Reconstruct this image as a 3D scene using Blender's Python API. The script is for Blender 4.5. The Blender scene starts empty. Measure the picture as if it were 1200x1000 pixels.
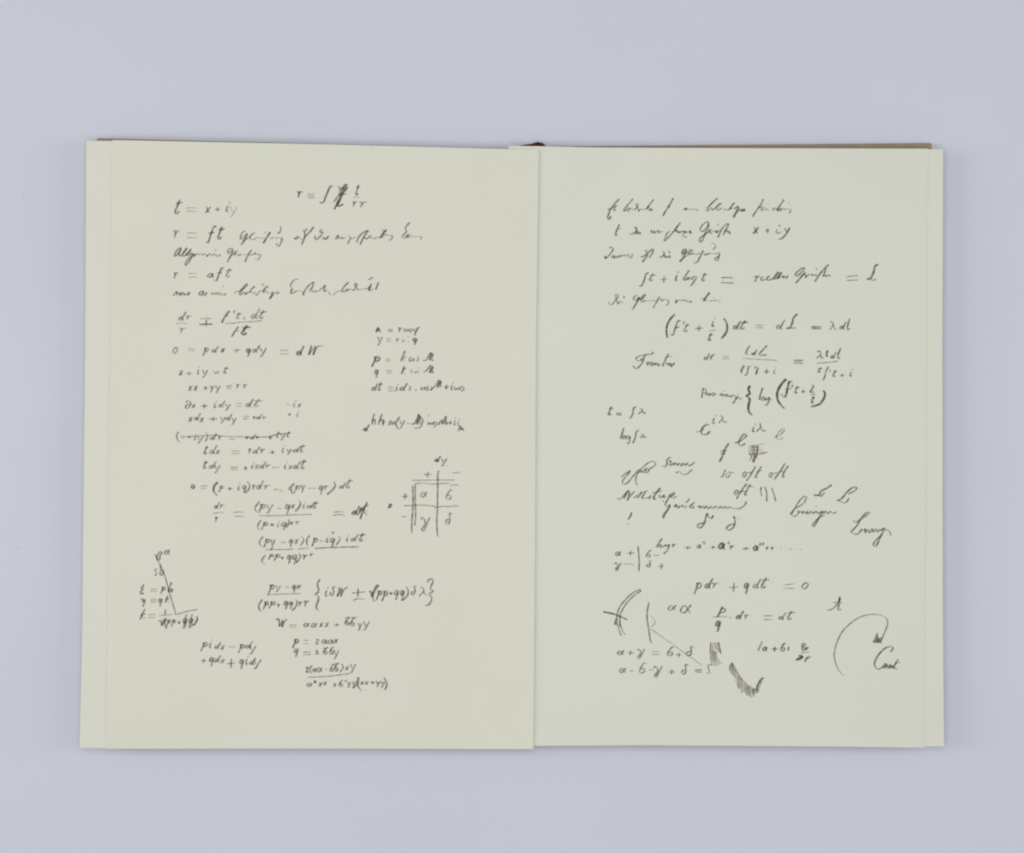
import bpy, math, random
random.seed(7)
S = bpy.context.scene
C = bpy.context.collection

# ---------------------------------------------------------------- camera, light, exposure
PXM = 3400.0          # photograph pixels per metre on the page plane
H = 0.0100            # height of the page plane above the table
CZ = 0.76             # camera height
cam_d = bpy.data.cameras.new('camera')
cam = bpy.data.objects.new('camera', cam_d); C.objects.link(cam)
cam.location = (0, 0, CZ)
cam_d.sensor_width = 36.0
cam_d.lens = 36.0 * (CZ - H) / (1200 / PXM)
cam_d.clip_start = 0.05; cam_d.clip_end = 20
S.camera = cam
S.view_settings.view_transform = 'Standard'
S.view_settings.look = 'None'
S.view_settings.exposure = 0.0
S.view_settings.gamma = 1.0
S.view_settings.use_curve_mapping = False
try: S.cycles.filter_width = 2.1
except Exception: pass
S.cycles.transparent_max_bounces = 32

w = bpy.data.worlds.new('World'); S.world = w; w.use_nodes = True
bg = w.node_tree.nodes['Background']
bg.inputs['Color'].default_value = (0.97, 0.985, 1.0, 1)
bg.inputs['Strength'].default_value = 0.30

def softbox(name, loc, size, watts, col):
    l = bpy.data.lights.new(name, 'AREA'); l.shape = 'RECTANGLE'
    l.size, l.size_y = size; l.energy = watts; l.color = col
    o = bpy.data.objects.new(name, l); C.objects.link(o)
    o.location = loc
    d = o.location.copy(); d.negate()
    o.rotation_euler = d.to_track_quat('-Z', 'Y').to_euler()
    return o
softbox('softbox_left', (-0.74, 0.03, 0.58), (0.35, 0.6), 1.9, (1, 0.985, 0.96))
softbox('softbox_right', (0.76, 0.0, 0.58), (0.35, 0.6), 1.65, (0.98, 0.99, 1.0))

softbox('softbox_overhead', (-0.03, 0.0, 0.80), (0.42, 0.3), 2.15, (1, 0.99, 0.975))

# ---------------------------------------------------------------- helpers
def P(px, py, z):
    k = (CZ - z) / (CZ - H) / PXM
    return ((px - 600) * k, (500 - py) * k, z)

def mesh_obj(name, verts, faces, mat, parent=None, smooth=False):
    m = bpy.data.meshes.new(name); m.from_pydata(verts, [], faces); m.update()
    if smooth:
        m.polygons.foreach_set('use_smooth', [True] * len(m.polygons))
    m.materials.append(mat)
    o = bpy.data.objects.new(name, m); C.objects.link(o)
    if parent: o.parent = parent
    return o

def nmat(name, base, var, scale, rough=0.9, bump=0.1, bscale=900.0, fibre=None):
    m = bpy.data.materials.new(name); m.use_nodes = True
    nt = m.node_tree; N = nt.nodes; L = nt.links
    b = N['Principled BSDF']; b.inputs['Roughness'].default_value = rough
    b.inputs['Specular IOR Level'].default_value = 0.15
    tc = N.new('ShaderNodeTexCoord')
    n1 = N.new('ShaderNodeTexNoise'); n1.inputs['Scale'].default_value = scale; n1.inputs['Detail'].default_value = 6
    L.new(tc.outputs['Object'], n1.inputs['Vector'])
    r = N.new('ShaderNodeValToRGB')
    r.color_ramp.elements[0].position = 0.3; r.color_ramp.elements[1].position = 0.7
    r.color_ramp.elements[0].color = tuple(c * (1 - var) for c in base) + (1,)
    r.color_ramp.elements[1].color = tuple(min(1, c * (1 + var)) for c in base) + (1,)
    L.new(n1.outputs['Fac'], r.inputs['Fac'])
    col = r.outputs['Color']
    if fibre:                       # sparse tiny flecks in the paper
        n3 = N.new('ShaderNodeTexNoise'); n3.inputs['Scale'].default_value = fibre[0]; n3.inputs['Detail'].default_value = 1
        L.new(tc.outputs['Object'], n3.inputs['Vector'])
        r3 = N.new('ShaderNodeValToRGB')
        r3.color_ramp.elements[0].position = fibre[1]; r3.color_ramp.elements[1].position = fibre[1] + 0.04
        r3.color_ramp.elements[0].color = (0, 0, 0, 1); r3.color_ramp.elements[1].color = (fibre[2],) * 3 + (1,)
        L.new(n3.outputs['Fac'], r3.inputs['Fac'])
        mx = N.new('ShaderNodeMixRGB'); L.new(r3.outputs['Color'], mx.inputs['Fac'])
        L.new(col, mx.inputs['Color1']); mx.inputs['Color2'].default_value = tuple(c * 0.6 for c in base) + (1,)
        col = mx.outputs['Color']
    L.new(col, b.inputs['Base Color'])
    n2 = N.new('ShaderNodeTexNoise'); n2.inputs['Scale'].default_value = bscale; n2.inputs['Detail'].default_value = 4
    L.new(tc.outputs['Object'], n2.inputs['Vector'])
    bp = N.new('ShaderNodeBump'); bp.inputs['Strength'].default_value = bump; bp.inputs['Distance'].default_value = 0.0002
    L.new(n2.outputs['Fac'], bp.inputs['Height']); L.new(bp.outputs['Normal'], b.inputs['Normal'])
    return m

M_TABLE = nmat('table_laminate', (0.680, 0.704, 0.800), 0.012, 14, 0.75, 0.07, 700, (230, 0.79, 0.4))
M_PAPER = nmat('cream_paper', (0.770, 0.774, 0.664), 0.010, 30, 0.92, 0.12, 1500, (420, 0.78, 0.25))
M_PAPER2 = nmat('cream_paper_under', (0.771, 0.775, 0.674), 0.010, 26, 0.92, 0.12, 1500)
M_CLOTH = nmat('brown_board', (0.36, 0.285, 0.20), 0.08, 300, 0.85, 0.3, 2500)
M_BAND = nmat('maroon_band', (0.075, 0.020, 0.013), 0.15, 900, 0.7, 0.4, 3000)
M_SPINE = nmat('spine_cloth', (0.12, 0.095, 0.07), 0.1, 400, 0.85, 0.3, 2500)

def ink(name, col):
    m = bpy.data.materials.new(name); m.use_nodes = True
    nt = m.node_tree; N = nt.nodes; L = nt.links
    b = N['Principled BSDF']; b.inputs['Base Color'].default_value = col + (1,)
    b.inputs['Roughness'].default_value = 0.8; b.inputs['Specular IOR Level'].default_value = 0.1
    a = N.new('ShaderNodeAttribute'); a.attribute_name = 'ink_amount'
    tc = N.new('ShaderNodeTexCoord')
    n = N.new('ShaderNodeTexNoise'); n.inputs['Scale'].default_value = 900; n.inputs['Detail'].default_value = 3
    L.new(tc.outputs['Object'], n.inputs['Vector'])
    mr = N.new('ShaderNodeMapRange'); mr.inputs['From Min'].default_value = 0.3; mr.inputs['From Max'].default_value = 0.7
    mr.inputs['To Min'].default_value = 0.72; mr.inputs['To Max'].default_value = 1.15
    L.new(n.outputs['Fac'], mr.inputs['Value'])
    mu = N.new('ShaderNodeMath'); mu.operation = 'MULTIPLY'; mu.use_clamp = True
    L.new(a.outputs['Fac'], mu.inputs[0]); L.new(mr.outputs['Result'], mu.inputs[1])
    L.new(mu.outputs[0], b.inputs['Alpha'])
    return m
M_INK = ink('sepia_ink', (0.112, 0.088, 0.060))
M_INK2 = ink('brown_ink', (0.135, 0.088, 0.065))

# ---------------------------------------------------------------- table
v = []; f = []
v = [(-1.3, -1.3, 0), (1.3, -1.3, 0), (1.3, 1.3, 0), (-1.3, 1.3, 0)]
t = mesh_obj('tabletop', v, [(0, 1, 2, 3)], M_TABLE)
t['kind'] = 'structure'

# ---------------------------------------------------------------- the book
book = bpy.data.objects.new('open_book', None); C.objects.link(book)
book['label'] = 'open book with cream pages covered in handwritten brown ink formulas'
book['category'] = 'book'

def lerpline(pts, t, axis):
    """pts sorted along `axis`; returns the other coordinate at t"""
    o = 1 - axis
    if t <= pts[0][axis]: a, b = pts[0], pts[1]
    elif t >= pts[-1][axis]: a, b = pts[-2], pts[-1]
    else:
        for a, b in zip(pts, pts[1:]):
            if a[axis] <= t <= b[axis]: break
    k = (t - a[axis]) / (b[axis] - a[axis])
    return a[o] + (b[o] - a[o]) * k

def sheet(name, top, bottom, left, right, zf, thick, mat, n=(60, 60), parent=book):
    """a leaf of paper: grid between four edge lines in photo pixels, with real thickness"""
    nx, ny = n; V = []; F = []
    for layer in (0, 1):
        for j in range(ny + 1):
            vv = j / ny
            ya = top[0][1] + (bottom[0][1] - top[0][1]) * vv
            xl = lerpline(left, ya, 1); xr = lerpline(right, ya, 1)
            for i in range(nx + 1):
                x = xl + (xr - xl) * i / nx
                y = lerpline(top, x, 0) * (1 - vv) + lerpline(bottom, x, 0) * vv
                z = zf(x, y) - layer * thick
                p = P(x, y, zf(x, y))
                V.append((p[0], p[1], z))
    W = nx + 1; K = W * (ny + 1)
    for j in range(ny):
        for i in range(nx):
            a = j * W + i
            F.append((a, a + W, a + W + 1, a + 1))
            F.append((K + a, K + a + 1, K + a + W + 1, K + a + W))
    for i in range(nx):
        a = i; F.append((a, a + 1, K + a + 1, K + a))
        a = ny * W + i; F.append((a + 1, a, K + a, K + a + 1))
    for j in range(ny):
        a = j * W; F.append((a + W, a, K + a, K + a + W))
        a = j * W + nx; F.append((a, a + W, K + a + W, K + a))
    return mesh_obj(name, V, F, mat, parent)

def sm(a, b, x):
    t = max(0.0, min(1.0, (x - a) / (b - a))); return t * t * (3 - 2 * t)

def zL(x, y):   # written left leaf
    return H + 0.00025 * math.sin((y - 160) / 720 * math.pi) * math.sin((x - 125) / 500 * math.pi) - 0.0003 * sm(560, 632, x)
def zR(x, y):   # written right leaf, sinks a little into the gutter
    return H - 0.0006 - 0.0007 * (1 - sm(596, 690, x)) + 0.0004 * math.sin(max(0, (x - 640)) / 460 * math.pi)
zLu = lambda x, y: min(zL(x, y) - 0.0003, H - 0.00022 )
zRu = lambda x, y: min(zR(x, y) - 0.00018, H - 0.00080)

left_page = sheet('page',
    [(131, 164.3), (380, 169.3), (632, 175.7)], [(124, 877.6), (380, 877.4), (626, 878.0)],
    [(131.5, 164), (128, 500), (124.5, 878)], [(631.3, 175), (628, 400), (627.3, 600), (625, 878)], zL, 0.00016, M_PAPER)
M_PAPER3 = nmat('cream_paper_right', (0.768, 0.772, 0.678), 0.010, 30, 0.92, 0.12, 1500, (420, 0.78, 0.25))
right_page = sheet('page',
    [(596, 171.0), (632, 171.6), (690, 172.9), (760, 173.4), (1000, 174.2), (1087, 174.4)],
    [(596, 874.2), (628, 874.2), (760, 873.5), (980, 875), (1083, 876.4)],
    [(596, 170), (600, 875)], [(1087.5, 170), (1085, 500), (1082.5, 878)], zR, 0.00016, M_PAPER3)
left_page['label'] = 'left page with written leaf, its right edge lapping over the gutter'
right_page['label'] = 'right page with written leaf tucked beneath the left page'
sheet('leaf', [(100, 165.0), (131, 165.4), (592, 177)], [(92, 876.6), (131, 876.9), (592, 876.8)],
      [(101.2, 165), (100, 400), (96.3, 750), (93.2, 878)], [(592, 160), (592, 880)], zLu, 0.00016, M_PAPER2, (40, 40))
sheet('leaf', [(640, 175.2), (1106, 175.1)], [(640, 873), (1083, 874.6), (1107, 874.9)],
      [(640, 170), (640, 880)], [(1105.2, 175), (1104.3, 400), (1104.7, 700), (1106.3, 878)], zRu, 0.00016, M_PAPER2, (40, 40))
# leaves of the block below, slightly uneven
for side in (0, 1):
    n = 13
    for k in range(n):
        z = 0.0029 + k * 0.00046 + (0.0002 if side == 0 else 0)
        j = lambda s: random.uniform(-s, s)
        if side == 0:
            x0, x1, y0, y1 = 106 + j(2), 604, 178 + j(1.2), 870 + j(1.5)
            e = sheet('leaf', [(x0 + 4, y0 - 9), (x1, y0 + 1)], [(x0 - 4, y1), (x1, y1)],
                      [(x0 + 2, 150), (x0 - 5, 880)], [(x1, 150), (x1, 880)], lambda x, y: z, 0.00030, M_PAPER2, (2, 2))
        else:
            x0, x1, y0, y1 = 606, 1095 + j(2), 180 + j(1.2), 867 + j(1.5)
            e = sheet('leaf', [(x0, y0), (x1, y0)], [(x0, y1), (x1, y1)],
                      [(x0, 150), (x0, 880)], [(x1, 150), (x1, 880)], lambda x, y: z, 0.00030, M_PAPER2, (2, 2))

def board(name, quad, z0, z1, mat, bev=0.0006):
    V = [P(x, y, z1) for x, y in quad]
    V = [(a, b, z0) for a, b, c in V] + V
    F = [(3, 2, 1, 0), (4, 5, 6, 7)] + [(i, (i + 1) % 4, 4 + (i + 1) % 4, 4 + i) for i in range(4)]
    F = [tuple(reversed(q)) for q in F]
    o = mesh_obj(name, V, F, mat, book)
    m = o.modifiers.new('bevel', 'BEVEL'); m.width = bev; m.segments = 3
    return o
board('cover_board', [(113, 161.9), (600, 174.2), (600, 868), (105, 872)], 0.0003, 0.0026, M_CLOTH)
board('cover_board', [(640, 171.6), (1092, 167.8), (1094, 868), (640, 868)], 0.0003, 0.0026, M_CLOTH)
board('spine', [(602, 176), (638, 174), (638, 866), (602, 866)], 0.0001, 0.0012, M_SPINE, 0.0004)

def tube(name, pts, rad, mat, seg=14):
    V = []; F = []
    from mathutils import Vector
    pts = [Vector(p) for p in pts]
    for i, p in enumerate(pts):
        d = (pts[min(i + 1, len(pts) - 1)] - pts[max(i - 1, 0)]).normalized()
        u = Vector((0, 0, 1)).cross(d)
        u = u.normalized() if u.length > 1e-6 else Vector((1, 0, 0))
        w2 = d.cross(u)
        for s in range(seg):
            a = 2 * math.pi * s / seg
            V.append(tuple(p + (u * math.cos(a) + w2 * math.sin(a)) * rad[i]))
    for i in range(len(pts) - 1):
        for s in range(seg):
            a = i * seg + s; b = i * seg + (s + 1) % seg
            F.append((a, b, b + seg, a + seg))
    F.append(tuple(reversed(range(seg)))); F.append(tuple(range(len(V) - seg, len(V))))
    return mesh_obj(name, V, F, mat, book, True)
zb = 0.0055
tube('headband', [P(x, y, zb) for x, y in ((621, 171.6), (625, 170.6), (630, 170.0), (635, 170.3), (639, 171.6))],
     [0.0003, 0.0008, 0.00105, 0.00085, 0.0003], M_BAND)
tube('spine_lining', [P(x, y, zb - .0012) for x, y in ((608, 171.8), (615, 171.2), (624, 170.8), (634, 171.2))],
     [0.0002, 0.0005, 0.0007, 0.0005], M_SPINE)
tube('tailband', [P(x, y, zb) for x, y in ((604, 869), (616, 870), (628, 869))], [0.0004, 0.0008, 0.0004], M_BAND)

# ---------------------------------------------------------------- handwriting
# glyph strokes in a 0..100 box, y down
GL = {
 't': '64 0 36 45 10 84 20 100 40 94 58 80|14 27 55 25 100 20',
 'r': '0 22 22 5 32 18 26 55 12 100|24 55 50 20 75 6 100 22',
 'x': '12 6 30 14 48 50 66 88 84 96|94 4 52 50 6 98',
 'y': '6 8 20 2 28 28 42 50|98 0 62 50 34 88 8 98',
 'i': '52 36 24 76 28 98 62 86|68 0 86 14',
 'p': '26 14 44 2 38 34 0 100|30 40 58 8 84 2 92 22 70 44 42 48',
 'q': '80 8 52 0 16 22 14 46 42 44 82 12|94 2 70 50 36 100',
 'd': '50 56 26 58 2 82 10 98 30 90 52 62|98 0 74 34 50 84 54 98 68 92',
 '=': '0 12 50 6 100 8|2 92 50 86 100 94',
 '+': '0 50 50 50 100 46|56 0 50 50 48 100',
 '-': '0 55 50 45 100 50',
 'f': '100 12 88 0 66 22 42 66 24 98 0 92|30 44 84 38',
 'a': '80 12 46 6 4 56 14 94 44 82 80 18|84 8 68 66 74 96 94 86',
 'A': '96 4 62 60 26 92 2 74 20 26 48 14 66 54 90 94',
 '6': '100 8 74 0 40 24 12 60 6 88 30 100 66 86 74 66 54 54 26 66',
 'D': '100 16 76 0 58 10 66 44 60 80 30 100 4 86 20 60 60 56',
 'G': '0 16 20 0 44 26 46 52|100 0 58 58 28 100 8 88 40 54',
 'o': '78 4 40 12 4 62 20 98 58 88 94 38 80 4 56 6',
 'c': '92 14 60 0 12 48 26 98 92 84',
 's': '100 0 56 10 70 50 48 96 0 90',
 '.': '10 20 90 80',
}
GL = {k: [list(map(float, s.split())) for s in v.split('|')] for k, v in GL.items()}
TILE = {
 'a1': (705, 228, 12), 'a2': (795, 228, 12), 'a3': (705, 278, 12), 'a4': (775, 278, 12), 'a5': (875, 228, 12), 'a6': (875, 295, 12),
 'a7': (705, 332, 12), 'a8': (775, 332, 12), 'b1': (195, 260, 12), 'b2': (265, 260, 12), 'b3': (335, 255, 12), 'b4': (405, 255, 12),
 'b5': (195, 310, 12), 'b6': (265, 310, 12), 'b7': (350, 310, 12), 'b8': (720, 560, 12),
 'A': (190, 200), 'B': (340, 200), 'C': (190, 300), 'D': (340, 300), 'E': (190, 400), 'F': (400, 370), 'G': (190, 500),
 'H': (400, 470), 'I': (290, 560), 'J': (430, 520, 8), 'L': (150, 630), 'M': (290, 660), 'N': (370, 660), 'O': (220, 710),
 'Q': (330, 710), 'R1': (700, 220), 'R2': (860, 220), 'R3': (700, 290), 'R4': (860, 290), 'R5': (700, 390), 'R6': (850, 390),
 'R7': (700, 490), 'R8': (850, 490), 'R9': (700, 570), 'R10': (850, 550, 5.7143), 'R11': (700, 670), 'R12': (850, 670),
 'R13': (820, 720, 8), 'R14': (930, 690, 8), 'R15': (700, 720)}

LEFT = [
('r = integral of a struck-out term and t over rr', '@B r 55 160 100 212 1.3;~ .7 135 184 190 182;~ .8 133 200 190 200;~ .7 140 214 195 213;~ 1.5 332 130 318 118 300 150 280 200 262 245 242 257 235 245;~ 1.2 375 130 385 125 390 160;~ 1 395 150 410 130 420 150;~ 1.5 445 105 410 170 370 250 345 305;~ 1.5 450 130 400 200 365 270 385 278 415 262;~ 1 340 248 370 205 400 180;~ 1.2 430 105 400 160 375 200;~ 1 415 185 445 185;~ 1.2 400 215 375 265 365 280;t 508 110 550 195 1.2;~ .6 495 208 545 210;r 485 238 530 285 .9;r 540 240 610 290 .9'),
('t = x + iy', 't 93 225 165 340 1.4;= 185 288 270 324 .7;x 333 280 382 335 1.2;+ 405 285 460 325 .9;i 487 245 540 325 1.1;y 520 280 590 365 .5'),
('r = ft and a line of cursive', 'r 88 465 140 530 1;= 190 485 272 530 .7;f 335 430 425 567 1.4;t 428 435 490 538 1.5;@b2 ~ 1 270 130 230 150 200 220 205 245 250 215 290 165;~ 1.4 300 165 270 240 210 325;~ .8 230 275 300 235 350 210;~ 1.1 405 150 350 195 340 245 400 250;~ .7 400 250 430 215 470 235 520 230 560 235;~ 1.5 625 140 570 230 520 305;~ .8 545 140 552 170;~ .8 610 240 640 235 660 220 700 240 720 220 760 235 790 225;~ 1.1 790 225 775 290 735 345 705 300;~ 1.1 765 65 768 110 745 160 712 158;@b3 ~ 1.5 120 280 135 310 175 265;~ .7 175 280 210 285 225 320;~ 1.4 235 170 260 195 265 270 240 340 222 385;~ 1.1 295 155 280 185 250 190;~ 1.3 265 275 330 210 395 130;~ 1.1 520 170 485 180 485 215 520 205 505 240 440 305 415 310 410 275 425 260;~ 1 505 300 530 290 545 275 545 315 575 290 590 265;~ 1 575 310 605 255;~ 1 690 310 720 265 740 250 735 280 720 310;~ .9 740 270 775 300 790 270 800 300 830 280;~ 1 870 250 900 270 910 290 865 370;~ .7 900 300 950 290 980 275;~ 1.3 1160 180 1080 220 1020 280 995 355;~ 1.3 1165 185 1110 250 1040 385;~ 1 1085 285 1120 280 1130 310 1160 285 1200 290;@b4 ~ .9 320 290 350 255 365 285 400 300 440 280 480 285;~ 1.7 575 170 530 225 480 290;~ 1.1 510 165 535 195 575 190;~ .9 500 290 540 250 590 240 620 260 650 250 655 290 620 320 595 315;~ 1.2 905 70 850 125 845 170 865 195;~ 1 865 195 830 225 795 265 810 290 850 290;~ 1.1 835 240 850 280 885 235 870 290;~ .6 890 290 930 250 970 275 1010 265 1060 270 1070 275 1055 320'),
('second line of cursive words', '@b1 ~ 1.2 215 360 160 390 115 460 125 485 170 440 205 385 180 450 180 480;~ 1.1 180 485 230 455 290 370 240 430 225 485 260 480;~ 1.1 260 480 350 385 300 440 275 475 310 470;~ 1.1 365 440 330 440 320 470 380 450 345 520 280 610 265 605 290 540 345 490 400 460;~ 1.2 400 450 395 500;~ .8 400 480 430 450 455 465 480 450 510 470 530 450 560 470 575 460;~ 1.1 575 465 572 495;~ .8 580 480 620 450 640 480 670 450 690 480 710 460;~ 1 705 485 745 480 755 455;~ .4 690 385 690 410;~ 1.1 935 370 880 390 860 430 870 450 900 430 940 385;~ 1.2 945 410 905 480 855 570;@b2 ~ .8 60 480 130 445;~ 1 160 400 120 450 115 465 150 460;~ 1.1 165 455 185 485;~ .7 190 475 215 455 240 465 300 460;~ 1.2 365 395 320 450 262 570;~ .9 320 475 390 455 410 430 415 455 450 460 480 460 485 475 455 530;~ .4 405 515 430 545 455 530'),
('r = aft', '@C r 88 128 130 178 1;= 203 135 272 172 .7;a 350 135 412 170 1.2;f 402 90 485 198 1.2;t 492 95 550 170 1'),
('line of cursive words below r = aft', '@b5 ~ 1.1 95 440 140 385 150 385 145 430 165 430;~ 1 165 425 200 395 195 440 235 395 245 430;~ 1.1 240 440 275 415 300 435 330 400 310 395 300 430;~ 1.2 520 370 475 390 465 430 495 430 525 380 515 430 540 435 570 390;~ .9 630 400 640 425 660 400 680 425 705 395 720 425 745 395 760 430 785 410;~ 1.1 790 430 825 425 825 405;. 795 295 808 320 .6;@b6 ~ .7 110 410 150 380 190 375;~ 1.2 190 390 230 335 290 275 300 285 240 345 195 390 190 425 215 420 250 385;~ 1 270 390 265 425 320 385;~ 1.2 405 305 350 360 335 395;~ .9 335 395 370 385 390 410 410 395;~ 1 410 430 440 430 450 395;~ .7 450 395 500 370 540 375;~ 1.3 595 305 540 345 520 395;~ 1.1 505 265 530 300;~ .8 520 400 570 370 580 400 610 400;~ 1.4 650 380 640 430 610 490;~ 1 620 480 680 400 710 400;~ 1.2 700 410 735 405 725 380;~ 1 1010 210 950 225 915 275 905 310 935 340;~ 1.4 930 345 915 375 905 410;~ .9 905 415 950 400 1000 370 1050 380 1085 400 1090 440;@b7 ~ 1.1 65 440 80 380 140 300 210 245;~ 1.2 212 245 190 320 150 380;~ .9 185 395 205 370 225 390 240 370 260 385 340 330 375 290;~ 1.4 375 290 355 380;~ .9 355 385 390 365 410 375 430 400 440 425;~ .6 440 425 490 425 540 385 600 370;~ 1.3 705 250 640 310 605 375 640 385;~ 1.1 640 390 690 345 685 385;~ .8 700 360 740 350 765 370;~ 1.1 765 370 800 335 790 290 810 265 830 290 800 320 830 345 835 370;~ .7 835 350 900 350 960 340;~ 1.6 1020 270 1000 330 985 375;~ 1 960 345 1010 310;~ .9 1000 370 1060 345;~ 1.3 1125 250 1080 360;~ .9 970 215 1005 205 1040 180 1030 195'),
('dr over r equals ft dt over ft', '@C d 128 435 190 505 1;r 185 465 232 502 .9;~ .6 112 528 150 525 202 532;r 133 560 195 608 .8;~ .9 298 492 340 488 385 490;~ 1.9 290 538 340 533 395 535;~ 1.2 344 500 345 552;~ 1.5 528 428 495 470 465 525;~ 1 488 470 518 470;~ 1 565 425 560 450;t 572 440 628 495 .9;. 632 480 650 498 1;d 693 412 768 492 1;t 752 422 820 490 1.1;~ .9 495 530 540 528 620 518 700 514 780 506;~ 1.2 597 553 570 590 542 635;~ .9 560 592 602 585;t 612 540 695 617 1.9'),
('0 = pdx + qdy = dW', '@E o 82 45 125 97 1;= 203 57 258 78 .7;p 316 50 365 117 1.1;d 385 38 445 90 1.1;x 455 52 495 90 1.3;+ 550 52 612 92 .9;q 652 57 695 122 1.3;d 700 30 768 90 1.1;y 755 52 817 125 1.1;= 918 68 990 104 .8;@D d 50 702 112 778 1.5;~ 1.4 167 700 160 730 143 776;~ .8 145 775 197 705;~ 1.5 202 708 180 775;~ .9 180 775 212 712 235 705 260 705'),
('x + iy = t', '@E x 130 225 165 270 1.1;+ 180 235 237 270 .9;i 270 200 300 262 1;y 308 225 357 287 1;~ .9 400 232 415 245 435 238 450 238;~ .8 405 248 420 254 445 246;t 477 200 520 252 1.1'),
('xx + yy = rr', '@E x 200 345 240 390 1;x 245 345 280 390 1;+ 318 350 358 387 1;y 370 345 405 402 1;y 410 345 457 407 1;~ .8 498 350 545 345;~ .8 502 363 545 360;~ .6 505 376 540 373;r 578 335 612 372 .9;r 630 335 675 367 .9'),
('dx + idy = dt', '@E ~ 1.1 185 480 207 465 225 485 207 520 183 527 188 502 215 492;x 230 490 262 525 1;+ 300 488 357 527 1.2;i 397 465 437 522 1.1;d 440 465 495 517 1;y 488 490 537 542 1;= 575 485 625 514 .7;d 652 450 717 517 1.1;t 710 450 787 515 1'),
('xdx + ydy = rdr', '@E x 202 590 240 632 1.3;d 248 560 305 620 1;x 290 592 330 637 1;+ 365 590 432 627 1.2;y 450 592 495 642 1;d 495 567 550 620 1;y 535 595 582 657 1;~ .8 630 590 680 587;~ .8 632 608 680 605;r 707 588 737 612 .9;d 735 567 787 612 .9;r 780 590 820 612 .9'),
('small - ix over + i', '@E - 966 488 1000 502 .8;i 1015 462 1055 515 .9;x 1055 485 1090 520 .9;+ 978 560 1012 587 .8;i 1043 545 1077 594 .8'),
('formula struck through with a long line', '@E ~ 1.1 130 708 113 735 122 772 140 792;~ .9 150 735 158 758 178 740;+ 188 735 235 765 .8;i 245 722 275 772 .9;y 268 742 325 800 1;~ 1.1 338 715 357 735 350 765 333 780;d 375 720 430 772 1;r 437 740 470 772 1;~ 1 190 748 240 742 360 738 430 736 500 745 600 748 700 750 830 746 900 727 1003 718;~ .8 520 768 575 767;r 650 745 685 768 1;d 685 725 735 768 1;r 732 745 760 765 1;+ 825 735 865 772 1;t 890 705 922 755 1;y 918 722 965 777 1;t 968 705 1008 750 1'),
('tdx = rdr + iydt', '@G t 325 150 365 217 1.2;d 370 145 432 215 1;x 415 180 457 218 1;= 540 188 607 213 .7;r 672 172 705 212 1;d 705 157 770 212 1;r 765 175 808 210 1;+ 835 185 887 217 1;i 928 147 967 207 1;y 970 177 1012 222 1;d 1020 152 1087 202 1;t 1072 140 1122 202 1.1'),
('tdy = + irdr - ixdt', '@G t 317 265 360 330 1.2;d 362 270 427 330 1;y 400 300 457 364 1;~ 1.2 535 320 592 318;~ .8 535 336 592 336;+ 635 308 667 347 1.1;i 690 277 727 332 1;x 722 294 755 332 .9;d 755 272 817 330 1;r 805 297 850 325 .9;- 855 315 917 325 .8;i 945 277 985 334 1;x 985 302 1020 334 1;d 1020 270 1087 332 1;t 1078 255 1132 332 1.2'),
('0 = (p + iq) rdr - i(py - qx) dt', '@G ~ 1.6 228 480 234 458 248 456 250 470 240 486 228 480;~ .7 300 470 330 462 360 466;~ .7 305 488 335 482 345 486;~ 2 435 435 410 460 402 495 412 520 432 540;p 440 460 482 517 1;+ 505 470 552 502 1;i 585 440 617 500 1;q 622 460 662 522 1;~ 1.2 665 430 685 460 670 500 645 520;r 702 455 737 492 1;d 735 420 797 492 1;r 790 455 852 492 .9;@I ~ .9 205 95 235 90 255 103 275 100;i 315 60 345 97 1;~ 1.3 365 45 342 75 345 110 355 130;p 360 60 415 122 1;y 415 57 450 117 1;- 470 78 537 86 .8;q 555 60 595 132 1;r 595 60 637 97 1;~ 1.3 675 30 685 60 660 100 620 132;d 715 35 772 87 1;t 763 10 827 82 1.1'),
('dr over r equals (py - qx) idt over (p + iq) rr', '@G d 405 590 452 642 1;r 445 607 492 642 .9;~ .7 400 682 440 672 482 670;r 412 705 442 747 .9;~ .8 558 673 600 668 638 670;~ 1 562 702 600 700 640 705;@I ~ 1.2 97 185 64 225 62 250 75 270;p 85 205 142 277 1.1;y 140 207 202 282 1;- 232 236 270 244 .8;q 290 207 337 287 1.1;x 337 207 372 242 1.1;~ 1.3 405 180 415 205 395 240 370 264;i 425 190 462 242 1;d 460 190 532 242 1;t 510 185 557 240 1.1;~ 1 90 295 200 298 350 291 500 287;~ 1.1 107 330 82 370 85 400 98 410;p 107 345 162 407 1.1;+ 170 355 215 382 1;i 228 337 257 387 1;q 260 345 312 412 1.1;~ 1.3 320 325 325 355 300 392;r 332 345 367 372 1;r 375 340 412 367 .9;~ .8 672 272 715 266 758 270;~ 1 670 295 715 288 762 296;d 815 220 880 292 1.5;~ 1.5 935 190 902 260 880 325;~ 1.5 875 270 890 240 910 270 935 292;~ 1.2 870 245 920 225 945 210;~ 1.2 860 290 900 245 937 265;x 1095 200 1132 240 1.1'),
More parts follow.
